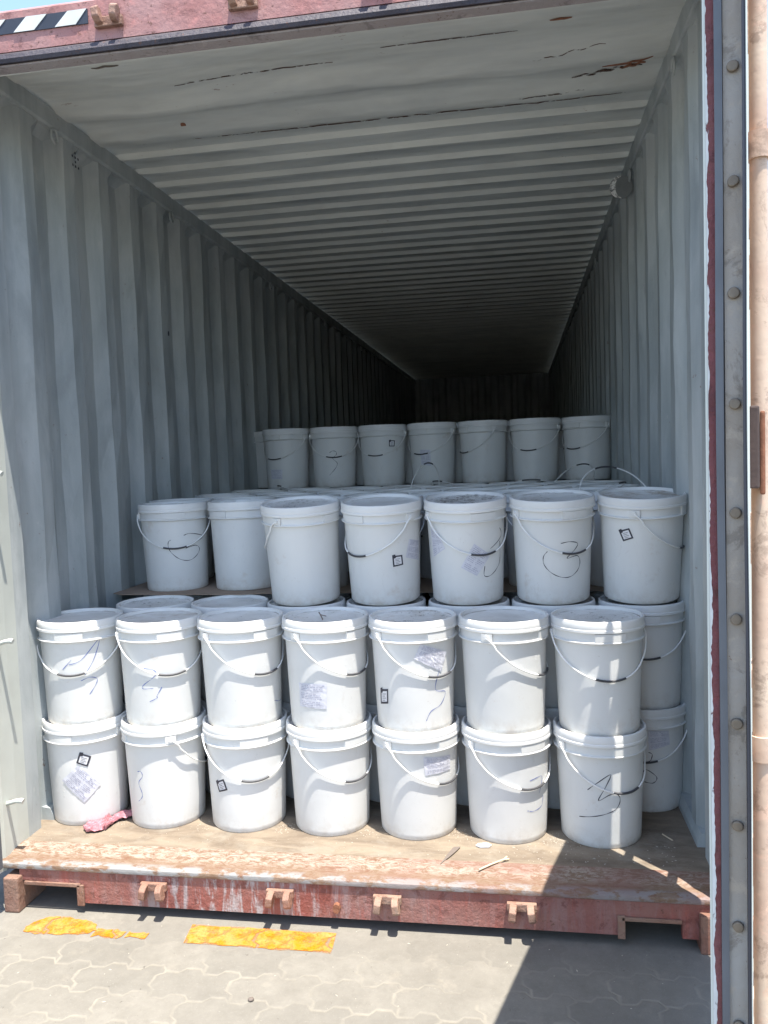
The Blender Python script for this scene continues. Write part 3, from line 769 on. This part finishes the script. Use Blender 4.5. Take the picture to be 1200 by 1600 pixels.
PAPER= [('A2_3', [(-30.7, 0.1685), (12.8, 0.1699), (11.3, 0.0806), (-31.6, 0.0846)]), ('A2_4', [(17.1, 0.3114), (58.4, 0.2686), (47.5, 0.2044), (7.9, 0.2596)]), ('A1_0', [(15.5, 0.2314), (45.8, 0.1479), (20.6, 0.0896), (-11.9, 0.1741)]), ('A1_4', [(16.1, 0.2958), (59.8, 0.2842), (59.8, 0.2327), (18.1, 0.2318)]), ('B1_6', [(-2.4, 0.3095), (28.1, 0.3037), (30.9, 0.2514), (-0.7, 0.2343)]), ('B3_4', [(-60.0, 0.2849), (-38.9, 0.2668), (-29.5, 0.2136), (-56.8, 0.1714)]), ('B3_4', [(15.0, 0.2349), (40.9, 0.1851), (17.9, 0.1114), (-6.0, 0.1461)]), ('B3_3', [(51.9, 0.246), (81.7, 0.2262), (78.0, 0.1508), (44.2, 0.1785)]), ('I4_0', [(-34.5, 0.1253), (1.5, 0.123), (0.1, 0.0614), (-35.5, 0.0631)]), ('I4_3', [(-28.4, 0.2189), (-0.2, 0.2164), (0.4, 0.1169), (-25.9, 0.1238)])]
TAG= [('A1_0', [(18.4, 0.2792), (34.2, 0.2605), (28.3, 0.223), (12.9, 0.2412)]), ('A1_2', [(-33.0, 0.1802), (-17.2, 0.1972), (-11.7, 0.1582), (-27.5, 0.1442)]), ('A2_4', [(-50.0, 0.14), (-32.5, 0.1485), (-34.2, 0.0962), (-51.6, 0.0869)]), ('B3_3', [(21.9, 0.1916), (38.4, 0.1908), (39.6, 0.1524), (23.0, 0.1488)]), ('B3_6', [(-40.1, 0.2664), (-24.5, 0.2795), (-18.7, 0.2437), (-33.4, 0.2293)]), ('I4_2', [(24.0, 0.284), (39.7, 0.2832), (38.5, 0.2451), (23.6, 0.246)])]
GRIP= {'A2_0': (12.3, 0.1921), 'A2_1': (39.6, 0.1828), 'A2_2': (55.0, 0.1829), 'A2_3': (60.3, 0.176), 'A2_4': (45.6, 0.1783), 'A2_5': (70.1, 0.1829), 'A2_6': (11.5, 0.1851), 'A1_2': (30.2, 0.172), 'A1_3': (52.6, 0.1799), 'A1_4': (56.7, 0.1777), 'A1_5': (38.8, 0.1789), 'A1_6': (31.2, 0.1962), 'B3_3': (-37.0, 0.1732), 'B3_4': (29.5, 0.1727), 'B3_5': (30.7, 0.1818), 'B3_6': (73.0, 0.1829), 'B2_6': (-2.5, 0.1839), 'B1_6': (-8.7, 0.1932), 'C3_0': (22.1, 0.1924), 'I4_0': (-19.7, 0.1936), 'I4_1': (10.4, 0.1799), 'I4_2': (-12.0, 0.1789), 'I4_3': (-26.0, 0.1929), 'I4_4': (-56.1, 0.1797), 'I4_5': (-17.8, 0.1928), 'I4_6': (-41.3, 0.191)}
P = {}
for i in range(7):
    P['A1_%d' % i] = (.1141+.3176*i, .393, 0, 0); P['A2_%d' % i] = (.1141+.3176*i, .393, H, 0)
    x = .2795+.3213*i
    for t in (1, 2): P['B%d_%d' % (t, i)] = (x, .687, H*(t-1), 0)
    if i >= 2: P['B3_%d' % i] = (x, .687, 2*H+.008, .1034)
    x = .229+.3245*i
    for t in (1, 2): P['C%d_%d' % (t, i)] = (x, 1.04, H*(t-1), 0)
    P['C3_%d' % i] = (x, 1.04, 2*H+.012, 0)
    for y, x0, Lr in ((1.325, .14, 'D'), (1.61, .27, 'E'), (1.895, .14, 'F'), (2.18, .27, 'G'), (2.465, .14, 'H')):
        P['%s3_%d' % (Lr, i)] = (x0+.3207*i, y, 2*H+.012, 0)
    P['I4_%d' % i] = (.2702+.3207*i, 2.75, 3*H+.018, 0)
    P['J4_%d' % i] = (.095+.3207*i, 3.035, 3*H+.018, 0)
AZ = {k: v[0] for k, v in GRIP.items()}
AZ.update({'A1_0': 170, 'A1_1': 122, 'B3_2': -112, 'C3_1': 150, 'B1_0': -60, 'B2_0': -150, 'B2_1': 160})
MODE = {'C3_6': 'lean', 'G3_3': 'up', 'H3_1': 'mid', 'H3_4': 'mid', 'H3_6': 'lean', 'D3_6': 'mid', 'G3_5': 'mid'}
AZ.update({'C3_6': 200, 'G3_3': 65, 'H3_1': -60, 'H3_4': -50, 'H3_6': 40})
OR = ['leftmost', 'second from left', 'third from left', 'middle', 'third from right', 'second from right', 'rightmost']
ROWD = {'D3': 'second lid row behind the open front pails', 'E3': 'third lid row behind the open front pails', 'F3': 'fourth lid row behind the front', 'G3': 'fifth lid row behind the front', 'H3': 'last lid row before the raised back pails'}
def label(k):
    rw, i = k.split('_'); i = int(i); o = OR[i]
    sp = {
     'A1_0': 'white pail with tilted paper label and black tag in the bottom front row',
     'A1_1': 'white pail with thin blue squiggle at its left, bottom front row',
     'A1_2': 'white pail with small black tag below its handle, bottom front row',
     'A1_3': 'plain white pail, middle one of the bottom front row',
     'A1_4': 'white pail with small pale paper near the rim, bottom front row',
     'A1_5': 'white pail with faint blue numeral at its right, bottom front row',
     'A1_6': 'shaded white pail with big black handwritten 3, bottom front row',
     'A2_0': 'white pail with blue pen scrawl, top left corner of sunlit front stack',
     'A2_1': 'white pail with faint blue scribble behind its handle, upper front tier',
     'A2_2': 'white pail with short blue pen mark at right edge, upper front tier',
     'A2_3': 'white pail with square printed paper low on its left, upper front tier',
     'A2_4': 'white pail with crumpled paper, tag and pen squiggle, upper front tier',
     'A2_5': 'plain white pail, second from right in the upper front tier',
     'A2_6': 'shaded white pail with light slit, right end of upper front tier',
     'B1_6': 'shaded white pail with grey paper at bottom right beside the wall',
     'B2_6': 'plain shaded white pail at right wall under the tagged third tier pail',
     'B3_2': 'plain forward leaning white pail with dirty lid, left end of leaning five',
     'B3_3': 'leaning white pail with clean blue lid recess and square tag, third tier',
     'B3_4': 'leaning white pail with two tilted papers and dirt speckled lid, third tier',
     'B3_5': 'leaning white pail with handwritten 3 crossed by its handle, third tier',
     'B3_6': 'leaning white pail with square tag near rim, beside the right wall',
     'C3_0': 'white pail with big handwritten 3 standing on cardboard at far left',
     'C3_1': 'plain white pail on cardboard between the numbered pail and leaning pails',
     'I4_0': 'back raised white pail with faint paper low down, left of its row',
     'I4_1': 'back raised white pail with faint handwritten 2 on its front',
     'I4_2': 'back raised white pail with small black tag near its rim',
     'I4_3': 'back raised white pail with crumpled paper, middle of its row',
     'I4_4': 'back raised plain white pail, third from right in its row',
     'I4_5': 'back raised plain white pail, second from right in its row',
     'I4_6': 'back raised plain white pail at right end of its row',
     'C3_6': 'third tier white pail behind the right tagged pail, handle raised above lid',
     'G3_3': 'white pail amid the lid field with its thin handle standing upright'}
    if k in sp: return sp[k]
    if rw in ('B1', 'B2'): return '%s white pail of the second row, %s, behind the sunlit stack' % (o, 'on the floor' if rw == 'B1' else 'middle tier')
    if rw in ('C1', 'C2'): return '%s white pail of the third row, %s, under the cardboard' % (o, 'on the floor' if rw == 'C1' else 'middle tier')
    if rw == 'C3': return '%s white pail in the first lid row behind the leaning pails' % o
    if rw == 'J4': return '%s white pail of the hindmost raised row in the dark' % o
    return '%s white pail in the %s' % (o, ROWD[rw])
DIRT = {'B3_2': (.75, 0), 'B3_3': (.05, 0), 'B3_4': (1.0, .1), 'B3_5': (.7, .2), 'B3_6': (.55, .9), 'A2_0': (.2, 0), 'A2_3': (.6, .1), 'A2_4': (.75, .4), 'A2_6': (.7, .1)}
def make_pail(k):
    x, y, z, t = P[k]
    e = bpy.data.objects.new('pail', None); col.objects.link(e)
    random.seed(hash_(k))
    if t:
        Mt = Matrix.Translation((x, y-RB, z)) @ Matrix.Rotation(t, 4, 'X') @ Matrix.Translation((0, RB, 0))
    elif k[0] in 'ABI': Mt = Matrix.Translation((x, y, z)) @ Matrix.Rotation(R(random.uniform(-.25, .25)), 4, 'Y')
    else: Mt = Matrix.Translation((x+random.uniform(-.003, .003), y+random.uniform(-.003, .003), z)) @ Matrix.Rotation(R(random.uniform(-.5, .5)), 4, 'X') @ Matrix.Rotation(R(random.uniform(-.5, .5)), 4, 'Y')
    e.matrix_world = Mt
    tag(e, label(k), 'pail', 'white lidded pails stacked in the container')
    az = R(AZ.get(k, random.uniform(-180, 180)))
    b = inst('pail_body', ME_BODY, e, az); l = inst('lid', ME_LID, e, az+random.uniform(-3, 3)); l.location.z = random.uniform(-.0008, .0006)
    l.color = (*DIRT.get(k, (random.uniform(.15, .75), random.choice((0, 0, .3, .6)))), 0, 1)
    if k not in ('A1_0',):
        m = MODE.get(k, 'down')
        h = inst('bail_handle', ME_B[m], e, az); g = inst('grip', ME_G[m], h, 0)
    for kk, c, path in INK:
        if kk != k: continue
        bm = bmesh.new(); ribbon(bm, catmull(path), .0016 if c == 'k' else .0014)
        build('handwritten_mark', bm, INKK if c == 'k' else INKB, e, recalc=False)
    for n_, (kk, q) in enumerate(PAPER):
        if kk != k: continue
        bm = bmesh.new(); quadpatch(bm, q, .0012, 10, .0013 if k in ('A2_4', 'A1_0') else .0006)
        pp = build('paper_label', bm, PAPER_M, e, recalc=False)
        bm = bmesh.new(); nr = 13
        for r_ in range(nr):
            v0 = .07+r_*.067
            if r_ in (4, 9): continue
            u = .08+.03*random.random(); lim = random.choice((.9, .88, .62, .9, .78))
            while u < lim:
                wl = random.uniform(.03, .12)
                if u+wl > .93: break
                if not (.44 < u < .49): quadpatch(bm, [lerp2(q, u, v0), lerp2(q, u+wl, v0), lerp2(q, u+wl, v0+.024), lerp2(q, u, v0+.024)], .0028 if k in ('A2_4', 'A1_0') else .0021, 1)
                u += wl+random.uniform(.012, .035)
        for (ua, va, ub, vb) in ((.04, .03, .96, .037), (.04, .96, .96, .967)):
            quadpatch(bm, [lerp2(q, ua, va), lerp2(q, ub, va), lerp2(q, ub, vb), lerp2(q, ua, vb)], .0024, 4)
        build('printed_text', bm, PRINTM, pp, recalc=False)
    for kk, q in TAG:
        if kk != k: continue
        bm = bmesh.new(); quadpatch(bm, q, .0010, 5); tg = build('tag_sticker', bm, WHITE, e, recalc=False)
        bm = bmesh.new(); f = .14
        O = [(0, 0), (1, 0), (1, 1), (0, 1)]; I = [(f, f), (1-f, f), (1-f, 1-f), (f, 1-f)]
        for a in range(4):
            b2 = (a+1) % 4
            quadpatch(bm, [lerp2(q, *O[a]), lerp2(q, *O[b2]), lerp2(q, *I[b2]), lerp2(q, *I[a])], .0016, 3)
        quadpatch(bm, [lerp2(q, .0, -.06), lerp2(q, .3, -.12), lerp2(q, .34, .22), lerp2(q, .06, .28)], .0019, 2)
        build('tag_frame', bm, INKK, tg, recalc=False)
        bm = bmesh.new()
        for j in range(4):
            v = .32+j*.14; quadpatch(bm, [lerp2(q, .27, v), lerp2(q, .74-.1*(j % 2), v), lerp2(q, .74-.1*(j % 2), v+.035), lerp2(q, .27, v+.035)], .0015, 2)
        build('tag_print', bm, INKK, tg, recalc=False)
    return e
def hash_(k): return sum(ord(c)*(i+3)*7 for i, c in enumerate(k))
for k in P: make_pail(k)

# ------------------------------------------------------------------ cardboard under the third tier
random.seed(2)
bm = bmesh.new()
n = 30; top = []; zc = 2*H+.008
pts = [(-.005, .875), (.04, .845), (.3, .835), (.60, .825), (.70, .845), (1.1, .85), (1.6, .845), (2.0, .85), (2.30, .86), (2.30, 2.62), (.0, 2.62)]
sheet(bm, pts, zc, .0035)
o = build('cardboard_sheet', bm, CARD); tag(o, 'flat brown cardboard sheet laid over the second tier of pails', 'cardboard')

# ------------------------------------------------------------------ rag and litter on the floor
bm = bmesh.new(); random.seed(11)
def strip_cloth(bm, path, wd, seed):
    random.seed(seed); rows = []; K = 3
    fine = []
    for i in range((len(path)-1)*K+1):
        a = i/K; i0 = min(int(a), len(path)-2); f = a-i0
        fine.append((tuple(path[i0][c]*(1-f)+path[i0+1][c]*f for c in range(3)), wd[i0]*(1-f)+wd[i0+1]*f))
    n = len(fine)
    for i, ((x, y, z), w_) in enumerate(fine):
        a, b = fine[max(i-1, 0)][0], fine[min(i+1, n-1)][0]; dx, dy = b[0]-a[0], b[1]-a[1]; l = math.hypot(dx, dy) or 1
        row = []; w_ *= random.uniform(.85, 1.12)
        for j in range(19):
            t = j/18*2-1
            hz = z+.011*math.cos(j*1.55+i*.35)*(1-abs(t)*.3)+.006*math.cos(j*3.1-i*.8)+random.uniform(-.002, .003)-abs(t)*.006
            row.append(bm.verts.new((x-dy/l*w_*t+random.uniform(-.002, .002), y+dx/l*w_*t+random.uniform(-.002, .002), max(.0025, hz))))
        rows.append(row)
    for a, b in zip(rows, rows[1:]):
        for j in range(18): bm.faces.new([a[j], a[j+1], b[j+1], b[j]])
strip_cloth(bm, [(.185+.010*i, .215+.0125*i, .016+.004*math.sin(i)) for i in range(9)], [.018, .034, .046, .042, .040, .034, .026, .014, .010], 3)
strip_cloth(bm, [(.255+.012*i, .305+.016*i, .02+.003*math.sin(i*1.3)) for i in range(6)], [.008, .018, .024, .022, .02, .010], 5)
strip_cloth(bm, [(.225+.006*i, .32-.018*i, .02) for i in range(6)], [.006, .014, .02, .018, .014, .006], 6)
o = build('rag', bm, RAG, smooth=True); mo = o.modifiers.new('s', 'SOLIDIFY'); mo.thickness = .0015
mo = o.modifiers.new('u', 'SUBSURF'); mo.levels = 1; mo.render_levels = 1
tag(o, 'crumpled pink red rag lying before the leftmost bottom pail', 'rag')
bm = bmesh.new(); tube(bm, [(1.613, .072, .006), (1.65, .105, .009), (1.69, .14, .009), (1.706, .151, .006)], .0028, 7)
tube(bm, [(1.69, .14, .009), (1.70, .158, .010)], .0024, 6)
tag(build('twig', bm, STRAW, smooth=True), 'thin straw coloured twig across the worn sill', 'twig')
bm = bmesh.new(); sheet(bm, [(1.488, .098), (1.502, .15), (1.513, .19), (1.522, .218), (1.545, .222), (1.537, .2), (1.522, .165)], .004, .0015)
tag(build('scrap', bm, DARKP), 'dark pointed scrap lying on the floor edge near the middle', 'scrap')
bm = bmesh.new(); sheet(bm, [(1.595, .236), (1.61, .226), (1.64, .23), (1.648, .245), (1.63, .256), (1.604, .25)], .002, .004)
tag(build('paper_scrap', bm, WHITE), 'white paper scrap at the foot of the faint numeral pail', 'scrap')
bm = bmesh.new(); tube(bm, [(2.221, .377, .004), (2.247, .333, .004)], .0022, 6)
tag(build('straw_piece', bm, STRAW), 'pale straw lying in the shade near the right wall', 'straw')
bm = bmesh.new(); tube(bm, [(1.07, .345, 2*H-.001), (1.055, .372, 2*H+.012), (1.046, .39, 2*H+.016)], .0022, 6); tube(bm, [(1.055, .372, 2*H+.011), (1.075, .38, 2*H+.004)], .0018, 6)
tag(build('twig', bm, DARKP, smooth=True), 'tiny dark twig on the lid of the middle upper front pail', 'twig')
# loose grit: too many to count
random.seed(21); bm = bmesh.new()
def grit(n, x0, x1, y0, y1, z, s):
    for _ in range(n):
        x, y = random.uniform(x0, x1), random.uniform(y0, y1); r = random.uniform(.3, 1)*s; a = random.uniform(0, 3.14); l = random.uniform(1, 3.2)
        M_ = Matrix.Translation((x, y, z+r*.5)) @ Matrix.Rotation(a, 4, 'Z')
        vs = [bm.verts.new(M_ @ Vector(q)) for q in ((-r*l, 0, -r*.5), (0, -r, -r*.5), (r*l, 0, -r*.5), (0, r, -r*.5), (0, 0, r*.6))]
        for f in ((0, 1, 4), (1, 2, 4), (2, 3, 4), (3, 0, 4)): bm.faces.new([vs[i] for i in f])
grit(140, .03, 2.3, .14, .30, .0, .0015); grit(80, 1.6, 2.25, .15, .30, 0, .0024)
grit(90, .1, 2.2, -.9, 0, GZ, .0022)
for _ in range(60): grit(5, *(lambda c: (c-.02, c+.02))(random.choice([.27, .59, .91, 1.22, 1.54, 1.86])+random.uniform(-.03, .03)), .27, .36, 0, .0018)
tag(build('grit', bm, mat_simple('grit', (.38, .34, .28), .9, 0, .35, 200)), 'scattered pale grit and wood chips on floor and pavers', 'grit', kind='stuff')
# small pebble on the pavers
bm = bmesh.new(); bmesh.ops.create_icosphere(bm, subdivisions=2, radius=.008)
for v in bm.verts: v.co = Vector((v.co.x*1.1+1.0, v.co.y-.36, v.co.z*.6+GZ+.004)) + Vector((random.uniform(-1, 1),)*3)*.0006
tag(build('pebble', bm, DARKP, smooth=True), 'small brown pebble lying on the pavers below the sill', 'pebble')
# the building row opposite is out of view; the yard behind the camera stays open ground
